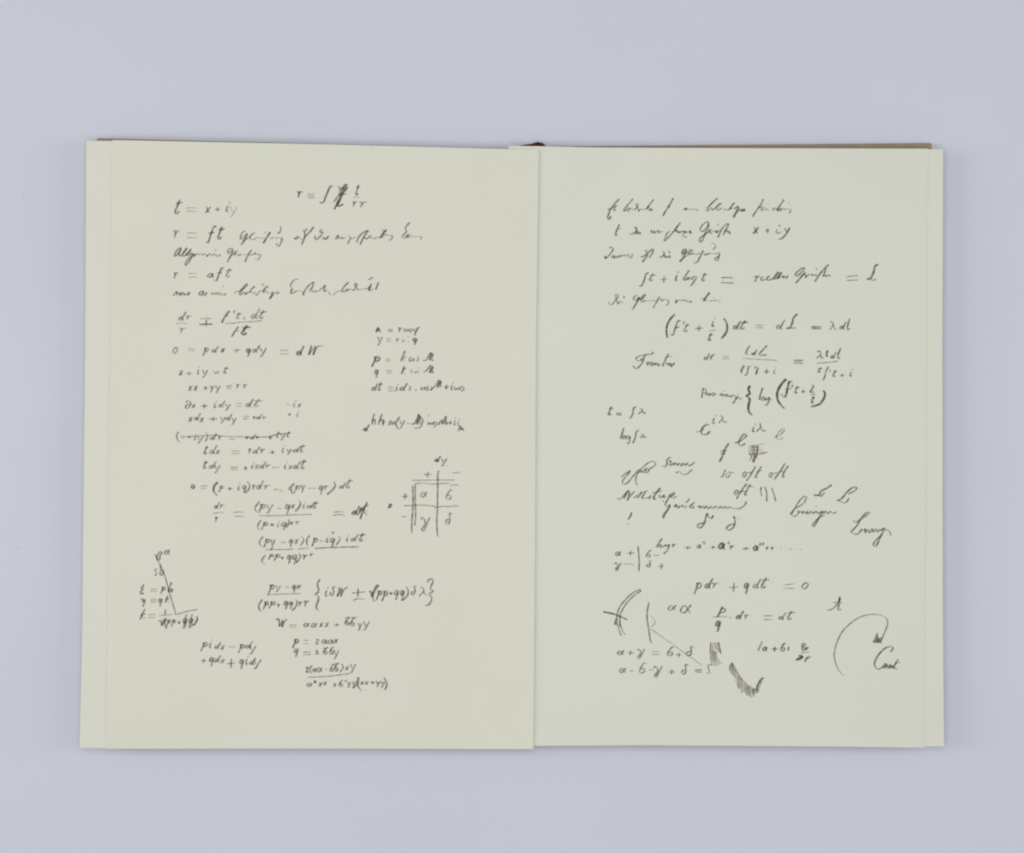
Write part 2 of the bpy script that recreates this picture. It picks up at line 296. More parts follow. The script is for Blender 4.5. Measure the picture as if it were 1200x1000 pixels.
('(py - qx)(p - iq) idt over (pp + qq) rr', '@I ~ 1.1 122 460 94 500 102 530 118 540;p 125 477 177 547 1.1;y 175 480 215 567 1;- 255 500 302 512 .8;q 320 480 357 542 1.1;x 360 477 402 522 1;~ 1 420 460 440 480 427 515 410 530;~ 1.3 487 450 464 485 465 520 475 532;p 500 470 552 542 1.1;- 560 490 595 500 1;i 602 450 652 507 1.1;~ 1.5 670 420 668 442;q 642 470 687 542 1.2;~ 1 710 455 724 480 692 527;i 765 442 802 502 1;d 805 440 872 497 1.1;t 865 430 927 497 1.2;~ 1 145 567 165 562 300 560 360 556;~ 1 388 560 430 552 482 550;~ 1.4 525 552 650 545 870 540;~ 1.2 142 603 113 640 120 665 140 672;p 160 597 207 642 1.1;p 205 597 257 652 1.1;+ 258 615 285 640 1;q 305 602 347 674 1.1;q 347 600 392 682 1.1;~ 1.3 400 590 415 610 402 640 380 665;r 430 600 477 642 1.2;r 485 590 520 617 1'),
('small sign table of four cells under dy', '@J d 635 115 695 172 1.4;y 690 140 752 212 1.1;+ 530 262 608 317 1.1;~ .8 795 268 830 275 875 268;~ 1.2 672 255 665 300 665 400 662 500 660 620 655 720 658 810 665 870;~ .9 422 345 600 342 820 342;~ .9 455 378 520 370 600 378 680 376 770 370;~ .9 775 388 862 388;~ 1.3 430 395 432 500 430 600 422 720 420 835;~ 1.1 455 375 452 500 455 650 450 770;+ 325 465 388 527 1.2;x 190 560 242 607 1;~ 1 345 585 430 578 550 578 640 588;~ 1 630 602 700 590 780 590 840 583 864 595;~ .9 322 690 372 682;A 500 450 570 507 1;6 738 430 807 527 1;G 505 690 592 822 1.1;D 735 650 802 757 1.1'),
('x = r cos over y = r sin', '@F ~ 1.6 270 132 290 95 300 125 308 125;~ 1 275 125 300 105;= 362 105 405 128 .8;~ .6 362 116 405 116;r 445 92 477 130 1.1;c 487 100 502 128 1;~ .9 510 104 508 122 520 118 526 104;~ .9 532 106 528 124;~ .9 534 108 550 104 548 122 536 132;~ 1 572 100 564 118 578 124 600 104 610 88;~ 1.1 598 92 584 125 572 158;y 278 165 322 234 1;= 350 180 392 205 .8;r 427 178 455 208 .8;~ .9 475 210 488 190 492 202;. 515 160 528 172 1;. 518 200 530 210 1;~ .9 475 180 482 184;q 555 175 595 230 1.3'),
('p = k cos M over q = k sin M', '@F p 235 318 307 402 1.5;= 345 337 390 360 .8;~ 1.2 497 275 478 325 465 358;~ 1 505 318 480 335 502 357;c 528 325 550 358 1;o 552 332 572 358 .9;s 580 322 612 358 .9;~ 1 635 350 660 350 685 312 703 285;~ 1.3 702 288 688 350;~ 1 688 350 717 298 705 350 720 347;q 255 420 294 490 1.1;= 350 427 400 452 .8;~ 1.3 492 395 478 435 468 457;~ 1 510 408 480 430 500 457;~ .9 550 420 545 450;~ .8 573 432 575 450 588 440;~ .8 597 430 600 450;. 594 406 606 416 .8;~ 1 638 440 660 437 685 400 700 385;~ 1.2 700 388 690 450;~ 1 688 447 717 396 705 447 722 435'),
('dt = ids cos M + i sin M', '@F d 235 527 292 587 1.2;t 283 520 327 587 1.2;~ .9 365 558 415 560;~ .9 362 575 395 578 428 594;~ .7 362 592 400 592;i 423 535 450 590 1.1;d 455 525 522 588 1.2;s 520 550 548 585 1;. 574 576 590 590 1.2;~ 1 632 556 622 578 638 576;~ 1 656 556 644 572 652 580 664 558;~ 1.1 682 548 672 566 680 580 664 584;~ .9 696 552 708 562 698 588;~ 1.1 700 582 740 540 762 505 750 565;~ 1.2 750 560 778 508 770 562;+ 800 540 842 578 1.3;i 850 522 882 582 1.1;~ 1 885 555 885 580 905 570;~ .9 915 555 907 582;~ 1.1 922 582 940 552 957 572 938 594'),
('crowded formula with bracketed M', '@H d 170 182 222 237 1.3;~ 1.2 258 100 242 155 238 185;~ 1 243 160 265 145 260 187;~ 1.2 318 100 300 150 290 187;~ 1 298 162 325 142 320 185;r 322 150 345 200 .9;~ 1.1 370 192 385 155 395 187 410 160 418 187;~ 1.3 457 125 432 160 433 200 452 227;y 448 150 497 217 1;- 505 172 540 182 .8;~ 1.3 545 182 575 172 605 105 592 187;~ 1.1 590 177 618 118 612 182;~ 1.1 630 130 637 160 612 207 572 212;~ 1 680 162 680 187 700 170 705 187 720 165 722 190;~ .9 722 170 742 165 735 195 718 205;~ 1.3 755 187 790 150 790 182 818 122 815 182 835 165;+ 835 155 867 188 1.2;i 877 130 897 190 1;i 905 140 927 195 1;~ 1.3 915 237 930 195 936 225 945 212 957 237;. 676 108 688 120 1'),
('slanting line with small Greek letters and a root', '@L ~ 1.2 225 182 232 135 255 110 265 122 247 145 252 160 235 178;A 283 92 330 137 1.1;~ 1.2 208 130 255 220 290 310 320 420 345 500 375 605;~ 1 230 248 208 255 220 270 222 290 207 298;o 247 252 280 300 1.1;~ 1 250 210 255 255;~ 1.3 122 370 112 390 98 396 116 405 94 430 120 437 92 444;. 112 366 126 378 1.3;= 172 402 227 424 .8;p 252 385 295 442 1.1;~ 1.3 340 350 322 395 315 425 345 402 340 432;~ 1.1 100 490 115 480 117 505 132 485 130 512 112 542;= 172 478 222 510 .8;~ .6 172 494 222 492;q 233 475 272 542 1.1;~ 1.2 310 455 297 490 288 510;~ 1 322 475 300 490 327 512;~ 1.3 132 560 110 600 94 642;~ 1 137 595 105 612 132 637;= 155 600 217 630 .8;~ 1.1 292 562 290 602;~ .8 242 611 345 603;~ 1 385 600 460 580 542 562;~ 1.5 240 655 260 650 265 687 285 635;~ 1.4 302 630 285 670 302 715;p 297 640 337 702 1.1;p 337 640 377 697 1.1;+ 385 652 412 677 1;q 425 630 467 712 1.1;q 470 630 512 707 1.1;~ 1 457 600 430 715;~ 1 502 600 475 710;~ 1.6 537 615 542 640 522 675 500 687'),
('py - qx over (pp + qq) rr, then a braced term with root', '@M p 160 167 215 247 1.1;y 215 175 262 227 1;- 290 182 327 194 .8;q 345 170 382 232 1.1;x 377 168 422 205 1.2;~ .9 150 249 250 243 415 238;~ 1.4 117 285 90 325 93 360 105 380;p 120 300 167 367 1.2;p 165 300 222 357 1.2;+ 225 312 257 347 1.1;q 280 297 322 364 1.2;q 322 300 357 362 1.2;~ 1.2 375 285 387 310 372 350 345 372;r 395 300 437 342 1;r 440 292 487 342 1.2;~ 1.4 568 128 550 150 547 175 556 205 550 230 530 243 552 260 555 290 540 330 538 355 558 372;i 600 185 637 264 1.1;~ 1.2 692 187 665 190 674 220 665 250 645 248 652 225;~ 1.3 717 190 715 225 700 264;~ 1 702 262 737 195;~ 1.3 738 198 730 262;~ 1 728 262 755 207 782 190;~ 1 813 237 860 230 920 225;~ 1.2 865 200 862 267;~ 1 825 297 860 280 915 287;~ 1.9 950 225 965 225 972 265;~ 1.3 970 267 1000 190 1020 170 1027 185;@N ~ 1.3 490 175 462 215 447 255 450 290 467 300;p 470 215 522 292 1.2;p 515 215 567 302 1.2;+ 568 222 607 252 1.1;q 610 210 652 292 1.1;q 655 212 697 297 1.2;~ 1.3 705 185 722 215 715 255 680 292;~ 1.2 787 180 770 185 777 215 762 250 745 242 760 220;~ 1.2 818 190 838 195 850 240 877 250;~ 1 840 225 805 262;~ 1.3 870 152 885 130 910 125 915 150 900 180 897 205 917 218 892 240 905 270 900 300 880 328 848 328'),
('W = aaxx + bbyy', '@M ~ 1.6 225 445 245 440 250 497;~ 1 250 498 277 445;~ 1.6 277 450 270 502;~ 1 270 502 298 445 312 440;= 325 482 387 502 .8;A 437 465 487 502 1.2;A 497 465 547 507 1.1;x 560 465 592 502 1.2;x 600 460 640 505 1;+ 672 470 722 497 1;6 760 430 802 487 1.3;~ 1 760 430 800 422;6 800 430 845 492 1.3;~ 1 805 428 857 424;y 860 470 895 527 1.1;y 897 455 957 528 1.1'),
('p = 2aax over q = 2bby', '@M p 350 592 405 667 1.3;~ .8 438 605 475 603;~ .8 435 630 475 630;~ 1.1 535 600 550 595 550 610 535 630 557 632;a 577 597 630 632 1.1;a 627 597 677 632 1.1;x 672 590 710 627 1.2;q 360 667 402 737 1.1;~ 1 435 697 495 693;~ 1 435 716 495 714;~ 1.1 530 690 545 682 545 700 533 710 562 710;6 590 662 632 714 1.2;~ 1 588 668 632 660;6 637 657 682 714 1.2;y 667 680 717 752 1'),
('pidx - pdy over + qdx + qidy', '@O p 100 285 160 357 1.1;i 162 262 197 334 1;d 208 285 262 337 1.1;x 255 305 292 347 1;- 315 318 374 325 .8;p 393 300 447 372 1.1;d 450 275 512 334 1.1;y 475 312 537 382 1;+ 100 413 147 447 1.1;q 165 402 207 477 1.1;d 205 385 264 442 1.1;x 250 415 292 452 1;+ 305 413 372 490 1.2;q 400 417 442 497 1.1;i 445 390 482 462 1.1;d 480 405 534 462 1.1;y 505 420 577 497 1.1'),
('long fraction ending in (xx + yy)', '@Q ~ 1.3 190 490 205 480 205 500 193 520 215 518;~ 1.1 237 465 222 495 230 532;A 242 485 277 522 1.1;A 277 480 322 522 1.1;. 342 490 356 502 .9;6 375 460 412 517 1.2;6 407 450 452 512 1.3;~ 1 400 458 450 450;~ 1.1 470 455 480 485 455 522;x 492 470 532 507 1;y 530 455 582 527 1;~ 1 200 559 300 556 400 548 530 530;A 195 600 242 637 1.1;~ 1.6 250 592 275 602;~ 1.4 266 584 256 606;x 285 595 322 634 1.1;x 322 590 357 622 1.1;+ 400 603 432 637 1.2;6 445 580 487 634 1.1;~ 1 490 592 512 584;y 512 597 542 642 1;y 547 590 582 647 1;~ 1.2 590 560 602 590 587 620 560 642;~ 1.3 605 560 592 600 605 640 627 664;x 612 590 647 617 1.1;x 647 590 682 617 1.1;+ 690 588 732 612 1.3;y 735 590 772 637 1.1;y 772 590 807 642 1.1;~ 1.4 800 560 820 600 820 630 805 657'),
]
RIGHT = [
('first line of cursive words', '@a1 ~ 1.3 255 65 215 100 170 150 130 205 105 255 88 310 85 345 105 350 135 305;~ 1.2 85 225 110 205 155 205;~ .8 140 190 180 165 205 155 240 165;~ 1.2 205 160 185 190 175 225 195 222;~ 1 445 60 400 110 350 165 315 205 310 235 335 225 375 185 395 190 385 220 372 250;~ 1 395 200 420 195 435 215 465 215 500 185 515 145 500 130 485 155 500 185 520 215 515 240 535 215 560 205 580 215 610 210;~ 1 735 70 700 115 655 170 630 205;~ .9 610 210 650 185 665 160 655 200 665 230 690 205 700 200 690 230 715 215 720 235;~ 1.3 1010 50 960 140 900 235 860 305;~ 1.6 930 170 965 175;@a2 ~ 1.4 75 220 110 190 105 215 125 215;~ .8 125 215 150 200 165 210 190 205 215 215 240 205 265 215 265 235;~ .8 380 195 430 170 490 110 550 60 535 60 480 110 430 165 405 235 430 220 460 190 475 195 475 230;~ .9 480 220 520 190 580 130 600 130 560 160 535 215 570 215 600 190 610 210;~ .9 635 225 665 205 680 220 715 205 760 150 790 115 750 160 730 205 760 195;~ 1.2 770 190 790 200 830 170 845 170 835 200 800 270 785 320 775 315 810 265 850 225;~ 1 850 225 880 205 875 240 905 205 905 240 930 200 925 240 935 215;@a5 ~ 1.1 235 65 200 140 150 210 110 270 80 315;~ .9 165 195 215 165 205 225 225 220 250 190 262 190;~ .7 265 225 285 200 290 220 320 218;. 302 125 314 140 .5;~ 1.2 525 70 480 140 430 210 410 215;~ 1.2 375 225 370 215 400 195 440 205 435 235 470 195 480 205 470 235;~ .8 480 215 515 195 520 215 545 205 590 205 615 205 620 230 595 265;. 582 110 600 128 .7'),
('cursive line ending in x + iy', '@a1 ~ 1.4 250 420 220 490 200 545 190 570 225 570;~ .8 220 480 280 480;~ 1 480 455 470 480 490 500 475 530 425 560 400 555 400 540;~ 1.1 490 460 495 490 480 560 500 530 515 525 515 560 545 530 545 560;~ .9 690 530 710 500 705 545 735 525 745 510 745 550 780 520 800 500 800 545 830 520 870 530;~ 1.1 1110 395 1050 470 970 570 880 660;~ .9 960 515 930 535 910 570 880 655;~ 1.2 1075 435 1040 490 1035 520 1060 500 1065 540 1095 520 1090 545;~ .9 1095 540 1125 520 1170 520 1200 515;@a2 ~ .9 30 530 90 515 100 520 70 560 65 590 90 605 120 590;~ .8 85 545 130 530;~ 1.6 150 520 170 515 175 545 155 545 160 520;~ 1.1 430 390 410 385 360 410 315 465 310 515 345 520 395 470 425 420 420 390;~ 1.2 425 420 410 480 375 550 345 630 315 670 295 655 310 610 370 570 430 520;~ 1.1 430 520 450 490 445 550 475 545;~ 1.1 465 500 490 520 510 515;~ 1.6 520 510 530 540 550 520 535 505;. 548 414 570 434 1.3;~ .8 555 510 590 510;~ 1.2 700 410 650 440 610 490 580 550 555 610;~ 1.2 700 410 705 430 670 490 630 575;~ 1.1 650 530 670 500 680 500 690 530;~ 1.5 690 535 715 520 725 560;@R2 x 145 305 200 364 1.5;+ 240 318 287 360 1;~ .9 338 325 330 352 345 357 370 345;~ 1.4 352 292 362 305;~ 1.4 395 318 408 335 415 352;~ 1.4 437 312 418 350 390 385 365 403 347 402'),
('third line of cursive words', '@a3 ~ 1.2 110 160 135 140 160 160 145 205 100 260 60 300;~ 2 40 270 60 300 50 275;~ 1 140 300 145 275 180 260 170 300 200 270 215 290 240 260 250 285;~ .8 250 285 280 250 290 275 320 245 340 270 370 245 385 270;~ .9 385 265 390 290 420 285 435 230;~ 1.2 545 265 560 280 585 275 640 230 720 165 725 190 700 250 665 290;~ 1.3 655 225 620 290 570 355;~ 1.4 615 180 635 215;~ 1.2 865 195 880 230 860 270 820 285 815 270;~ 1 880 230 890 265 895 295 915 265 930 290 960 260 965 300;~ 1.2 945 190 960 230;@a4 ~ 1.3 350 165 310 180 290 225 300 245 340 200 350 175 340 230 300 300 255 350;~ .8 260 350 340 275 380 250;~ 1.1 380 250 370 220 400 180 430 175 430 190 395 225 395 250 430 235 450 225 455 250;~ .8 455 240 500 240 545 225;~ 1.3 590 185 565 240 530 310 495 360 455 360;~ 1.1 605 225 620 260 645 230 660 250;~ .8 650 245 690 225 740 235 800 225;~ 1.1 815 210 810 270 790 325 755 325 760 300 810 270 830 255;~ .8 700 90 745 90 765 125 740 165 715 170'),
('ft + i log t = cursive words = L', '@R1 ~ 1.4 402 665 378 680 367 720 347 765 323 768;t 400 670 457 730 1.1;+ 492 690 547 747 1;i 602 655 642 732 1.3;@a4 ~ 1.3 390 465 350 530 310 600 335 605 385 570 375 610;~ 1.2 375 570 400 565 430 600 450 560 480 555 495 565 450 640 410 690;@R1 t 812 665 862 732 1.1;~ 1.5 970 704 1020 703 1058 706;~ 1.5 966 740 1020 745 1070 746;@a6 ~ 1.2 105 360 150 345 135 385 115 425;~ .8 150 365 185 340;~ 1.3 235 350 205 370 205 400 235 400 290 380;~ 1.2 325 340 290 370 290 400 330 395 370 380;~ 1.2 370 385 445 285 400 350 380 385 430 370 490 290 440 350 430 380;~ 1.2 430 380 490 350 520 340 510 370 550 350;~ 1.2 555 380 585 330;~ 1.2 820 225 770 240 700 300 680 340 710 345 760 300 820 235;~ 1.4 825 285 780 340 740 390 690 445;~ 1 760 350 830 315 825 370 850 340 880 320 870 330;~ 1.5 900 325 915 335 930 320;~ .9 925 335 960 320 965 345 990 330;. 968 230 992 258 1.4;~ 1.4 1155 180 1100 240 1030 310 960 425;~ 1.2 1110 235 1105 280 1070 350;~ .9 1070 350 1110 320 1110 355 1150 325 1160 350 1180 330;@R2 ~ 1 875 698 920 692 970 688;~ 1 880 725 920 724 970 722;~ 1.8 1128 600 1102 615 1092 660 1070 707 1040 718;~ 1 1033 712 1060 710 1085 727 1112 712'),
('fifth line of cursive words', '@a7 ~ 1 180 180 220 155 235 175 200 240 145 300 105 290 100 265;~ 1 190 190 210 240 230 290 265 245;~ 1.4 275 270 300 275;~ 1.2 310 180 320 215;~ 1 500 165 455 200 450 240 480 240 530 195;~ 1.3 530 195 490 280 430 375;~ 1.1 500 270 530 200 540 240 580 180 615 160 600 190 550 250 580 265 610 240 625 255;~ .7 625 250 680 245 770 245;. 740 175 752 188 .5;~ 1.1 815 185 780 250 725 350;~ 1.1 830 215 840 250 880 225;~ .9 880 230 930 235 940 270 910 320;~ 1.5 1050 230 1045 285;~ .8 1050 270 1090 240 1110 250 1150 235 1200 250;@a8 ~ .8 290 240 310 250 350 240 360 265 400 255;~ 1.1 380 265 410 270 425 245;~ 1.8 680 130 590 250;~ .8 560 210 590 215;~ .8 590 255 650 240 680 255 720 240 730 255;~ .8 740 250 790 240 800 260 840 270;. 732 200 750 216 .9;. 820 180 834 192 .5'),
('(ft + i over t) dt = dL = ldl', '@R3 ~ 1.9 607 522 570 560 545 610 540 660 548 707;~ 1.4 652 575 630 580 607 640 590 685 568 680;~ 1 605 632 642 622;~ 1 682 575 670 602;t 670 592 727 662 1;+ 760 608 827 657 1.1;i 885 550 932 622 1.2;~ .8 870 652 900 648 927 652;t 862 668 907 730 1.4;~ 2 985 555 1010 590 1014 640 997 680 968 712;d 1060 575 1122 642 1.3;t 1108 570 1182 642 1.5;@R4 = 165 607 232 632 .9;d 330 565 402 642 1.1;~ 1.6 497 520 467 550 457 590 437 630 408 634;~ 1.1 412 627 450 632 487 630;= 600 617 687 640 1.2;~ .9 605 628 680 628;~ 1.2 750 585 770 585 787 637 802 642;~ 1 775 612 748 645;d 825 580 882 642 1.1;~ 1.3 907 555 892 600 885 642 907 635'),
('cursive name with a looped capital', '@R5 ~ 1.3 437 148 425 168 392 170 372 180 352 230 320 272 290 277 283 257;~ 1.1 377 175 340 180 308 195 308 217 335 217 352 200;~ 1.1 380 242 397 230 390 260;~ 1 395 242 417 230;o 412 230 437 260 1;~ 1 437 257 452 235 454 257 467 235 477 260 487 240;~ 1.2 557 165 532 210 510 257 525 257;~ .8 525 195 560 187 587 187;~ 1 530 247 547 235 552 257 567 235 572 260;~ 1.1 577 240 577 267 600 235 597 252'),
('dt = tdL over tft + i = ltdl over tft + i', '@R5 d 832 160 882 214 1;~ 1.1 907 170 882 202 905 215;~ .7 882 200 917 167;= 975 185 1032 208 .8;@R6 ~ 1.3 192 100 167 140 160 167 182 165;d 205 130 252 177 1.1;~ 1.3 327 100 287 140 265 174 327 174;~ .9 135 200 250 208 405 216;~ 1.5 147 255 125 300 132 317;~ 1.2 202 262 180 270 170 320 150 335;~ 1 237 262 230 282;~ 1.6 257 270 240 320 235 325;+ 295 285 347 327 1.1;i 370 270 402 324 .8;= 530 212 610 242 1.2;~ .8 535 226 605 222;~ 1.2 718 150 740 145 750 195 767 195;~ 1 740 175 712 202;t 785 135 807 187 1.4;d 820 150 872 202 1.1;~ 1.3 902 120 882 170 880 200 897 195;~ 1 715 240 800 233 882 222;t 717 270 762 312 1.1;~ 1.2 812 265 790 290 775 350 760 370;~ 1 818 290 815 307;t 835 290 877 347 1.1;+ 890 322 932 347 1;i 965 285 1002 344 1.1'),
('imaginary part note, brace and log (ft + 2 over t)', '@R5 ~ 1.2 827 430 820 470 815 512;~ 1.1 820 447 845 440 852 465 830 477;~ 1 850 492 865 470 870 492 887 475 887 494;~ 1 895 470 912 470 900 497;~ 1 927 475 920 492;~ 1.2 955 492 970 475 975 497 990 480 1000 497 1015 480 1020 502 1042 490;~ 1.2 1040 507 1060 490 1082 500 1077 530 1055 554;~ 1.1 1085 522 1100 500 1115 522 1122 510;. 984 454 996 464 .9;. 1094 474 1106 484 .9;@R6 ~ 2.4 194 415 180 440 190 475 166 495 190 520 180 570 185 620 212 645;~ 1.4 292 430 275 480 265 527;o 280 500 312 532 1.1;~ 1.2 322 510 310 527 335 517 347 505 337 545 320 570 305 560;. 352 518 366 530 1;~ 2.4 477 362 440 400 412 450 405 500 420 545 462 594;~ .8 430 490 445 480 450 507;~ 2 527 387 502 383 487 430 480 470 465 507;~ 1.1 527 405 520 427;~ 1 468 442 520 435;t 535 415 582 477 1.1;+ 590 445 627 477 1;~ 1.4 675 408 690 415 677 440 663 467 695 464;~ .9 662 486 705 483;t 670 495 702 552 1.4;~ 2.1 765 450 780 480 767 520 732 560 668 578'),
('t = fl', '@R5 t 80 575 127 647 1.3;= 145 627 192 647 1.1;~ .8 148 636 190 637;~ 1.3 307 580 285 590 275 640 253 672;~ 1.2 330 595 350 600 360 632 377 620;~ 1 352 610 320 637'),
('log fl', '@R7 ~ 1.3 207 78 195 120 180 164;o 195 135 222 167 1.1;~ 1.2 252 140 230 147 230 167 250 160 257 145 250 187 233 202;~ 1.3 327 95 305 110 295 160 276 197;~ 1.1 340 125 360 130 362 152 387 145;~ .9 355 137 333 158'),
('large e with i l above', '@R5 ~ 1.6 872 727 860 715 825 740 812 775 825 797 860 790 882 768;~ .9 768 777 800 770 832 755;i 890 640 937 714 1.1;~ 1.3 960 650 975 655 985 697 1012 695;~ 1 975 677 948 707'),
('looped e with i l above and a faint e beside', '@R8 ~ 1.3 73 197 120 177 167 137 152 125 120 155 105 200 120 217 157 200;i 203 42 247 112 1.1;~ 1.4 270 40 277 70 290 100 314 98;~ 1 277 72 243 107;~ .7 383 152 430 130 464 92 440 90 405 130 400 155 420 170 452 155'),
('slanting f stroke beside the hatching', '@R7 ~ 1.6 1027 198 1000 240 977 300 953 342;~ 1 963 262 990 252 1017 258;~ 1 960 282 1002 276'),
('small cross-hatched patch', '#@R8 ~ .9 178 225 240 212 305 200;~ .9 180 240 250 225 280 232;~ .9 178 255 240 245 300 250;~ .8 178 266 240 258 290 262;~ 1.2 180 284 260 276 330 266;~ 1.1 180 272 260 288 325 268;~ 1.2 208 210 210 290 188 332;~ 1.2 220 210 222 300 210 340;~ 1.2 230 212 230 300 225 350;~ 1.2 245 215 240 290 215 347;~ 1.2 258 218 240 290 228 335;~ 1.2 195 285 225 350;~ 1.2 188 270 200 300;~ 1.1 252 215 257 260 240 320'),
('looped flourish and a cursive word', '@R7 ~ 1.1 188 462 230 430 257 412 240 440 198 490 205 517 240 502 290 440 327 405 305 450 300 500 317 527;~ 1.1 310 432 350 417 400 402 452 367 442 340 400 350 340 402 350 427 390 422 405 402 388 392 373 402 378 417;~ 1.3 572 306 542 330 547 355 530 380 503 375;~ 1 555 342 577 335 565 372 590 357 602 350 590 372;~ 1.1 600 367 620 350 625 372 645 352 655 374 675 350 685 372 705 352 715 374 740 362 762 343;~ 1.1 613 430 640 420 665 440 700 437 742 403'),
('so oft oft', '@R7 ~ 1 1002 403 987 430 977 457 956 460;~ 1 1012 430 1000 457 1020 462 1037 437 1025 425 1067 427;@R8 o 130 420 167 464 1.1;~ 1.3 237 378 207 430 165 492;~ .9 167 432 215 420;~ 1.3 282 378 252 430 232 462 252 462;~ .8 245 417 287 412;o 340 425 372 467 1.1;~ 1.3 467 353 432 410 383 480;~ .9 375 437 452 415;~ 1.3 492 373 462 420 445 462 467 455'),
('oft with three bars', '@R8 o 68 560 102 602 1.1;~ 1.3 167 513 132 560 88 632;~ .9 98 582 152 570;~ 1.3 197 518 167 570 150 600 172 598;~ .8 165 535 200 536 232 543;~ 1.1 282 537 276 575 287 612;~ 1.2 308 533 323 590 323 652;~ 1.2 360 543 383 600 393 652'),
('cursive name above a second one', '@b8 ~ 1 45 280 55 305 100 285 170 205 195 175;~ 1.3 195 175 130 300;~ 1.3 215 185 205 250 180 320;~ 1 180 320 240 240 290 190;~ 1.1 270 290 300 270 340 240;~ 1.2 385 195 330 290;~ 1.2 440 190 380 290;~ .8 350 225 470 185;~ 1 380 290 430 290 500 270;~ 1 505 240 510 270 480 300;~ 1.6 650 140 600 200 560 260 550 300 590 300;~ .9 530 215 670 185;~ 1.1 640 235 630 275 660 275 700 240 690 280 725 270;~ 1.4 790 230 770 270 735 330 710 390;~ 1.1 760 270 800 240 840 205 835 235 790 280;~ 1 790 270 830 290 875 260;. 678 322 694 340 1.5'),
('cursive name with a long tail stroke', '@b8 ~ 1 710 390 740 405 785 375;~ 1.4 785 375 750 450 710 520 685 570;~ 1 685 570 680 530 730 470 790 400;~ 1.1 880 375 840 395 850 415 880 385 875 415 900 425 920 395;~ 1 900 425 930 390 950 410 960 385 985 420 1020 390;~ 1 990 345 1020 345 1055 295;~ 1.2 1130 350 1080 385 1060 420 1110 425 1100 390 1050 400;@R7 ~ 1.2 785 697 800 685 805 707 825 688 835 707 855 688 865 710 890 690 900 707 930 690 945 707 965 690 975 707 1000 690 1010 707 1040 695 1060 707 1110 707 1150 682 1164 653'),
('lone exclamation mark', '@R9 ~ 1.5 267 203 262 227 240 262;. 229 286 241 298 .7'),
('two looped deltas', '@R9 ~ 1.5 907 228 890 250 870 240 860 213 850 240 835 290 810 322 783 320 790 300 832 285;~ 1.4 1065 238 1077 277 1062 320 1030 344 1010 332 1030 305 1067 295;~ .7 1065 238 1090 248 1122 262;~ 1.7 1062 234 1076 250'),
('two slanting L strokes', '@R8 ~ 1.5 832 523 792 550 750 570 730 602 693 607;~ 1.1 688 597 720 602 745 612 777 580;~ 1.5 1032 545 1000 540 950 580 910 627 873 647;~ 1.2 880 637 915 662 945 657 967 625;~ 1.1 1030 545 1010 570 960 595'),
('cursive word with tall capital and long tail', '@R10 ~ 1.2 547 187 527 183 490 220 465 265 433 302;~ 1 547 187 522 230 470 262;~ 1.1 457 270 445 307 465 317 490 292 485 275;~ 1.3 485 290 505 285 515 297 525 280 540 300 550 282 560 300 575 282 590 300;~ 1.3 590 297 610 282 620 297 647 280;~ 1.4 662 280 640 302 620 340 595 382 586 372 620 332 662 305;~ 1.1 660 297 675 282 685 300 705 282 720 297 744 285;. 603 246 613 254 .8'),
('lower cursive word with tall capital', '@R10 ~ 1.4 970 297 950 290 910 330 880 380 838 422;~ 1 858 338 868 356 902 340 965 297;~ 1.3 838 422 870 437 890 432 917 400;~ 1.2 925 412 940 400 935 427 955 405 965 427 985 400 990 422 1010 402 1020 422 1037 400;~ 1.3 1057 400 1040 412 1067 395 1040 450 1015 507 995 517 998 490 1052 435;~ 1.1 1070 412 1085 405 1100 415 1110 447'),
('log r + a + ar + arr with a row of dots', '@R9 ~ 1.3 507 408 480 445 463 477;o 480 455 507 480 1.1;~ 1.2 510 477 535 457 540 472 562 455 547 500 518 527;r 580 450 622 480 1;+ 675 465 737 497 1;a 775 455 817 487 1.1;~ 1.1 820 440 837 435 835 457;+ 880 463 927 492 1;a 945 440 1002 492 2.1;~ 1 1032 433 1020 452;r 1030 462 1077 497 1.1;+ 1130 473 1192 502 1.1;@R10 a 185 510 227 547 1.6;~ 1.2 237 493 230 512;~ 1.2 257 490 250 512;r 270 520 295 544 1;r 307 520 325 544 1.1;. 370 527 380 537 .7;. 400 527 408 535 .5;. 430 530 448 540 .8;. 470 533 480 543 .6;. 500 533 508 543 .6'),
('small table of Greek letters with plus and minus signs', '@R9 A 140 505 187 547 1.2;+ 228 503 292 542 1.1;~ 1.2 318 465 325 550 327 620 322 667;6 378 500 427 557 1.1;~ .9 440 542 487 538;G 135 598 187 657 1.2;~ .9 210 610 240 606 285 616;D 383 580 427 637 1.1;+ 475 600 527 652 1'),
('pdr + qdt = 0', '@R11 p 755 85 817 180 1.2;d 838 50 907 132 1.4;r 895 85 952 130 1;+ 1025 85 1105 162 1;@R12 q 143 88 187 177 1.4;d 215 55 282 132 1.1;t 273 45 347 132 1.3;~ .8 455 107 495 100 540 95;~ .8 455 130 500 130 540 133;o 595 85 652 137 1.2'),
('lone capital A', '@R12 ~ 1.4 890 195 897 210 885 240;~ 1 895 200 870 257 835 292 803 302 793 292;~ 1.3 893 200 890 250 880 297 907 295;~ .9 843 242 880 238 917 246'),
('two alphas', '@R11 A 550 260 622 307 1.1;A 645 255 737 332 1.2'),
('p over q dr = dt', '@R11 ~ 1.6 977 273 957 320 935 357;~ 1.4 960 302 985 285 1002 297 985 317 960 320;~ .8 905 356 960 352 1017 353;q 920 385 967 472 1.7;. 1030 354 1046 370 1.2;@R12 d 82 307 147 372 1.4;r 145 335 190 372 1.1;~ 1.1 295 346 368 344;~ 1.1 300 374 366 376;d 415 320 477 377 1.1;t 475 305 547 377 1.2'),
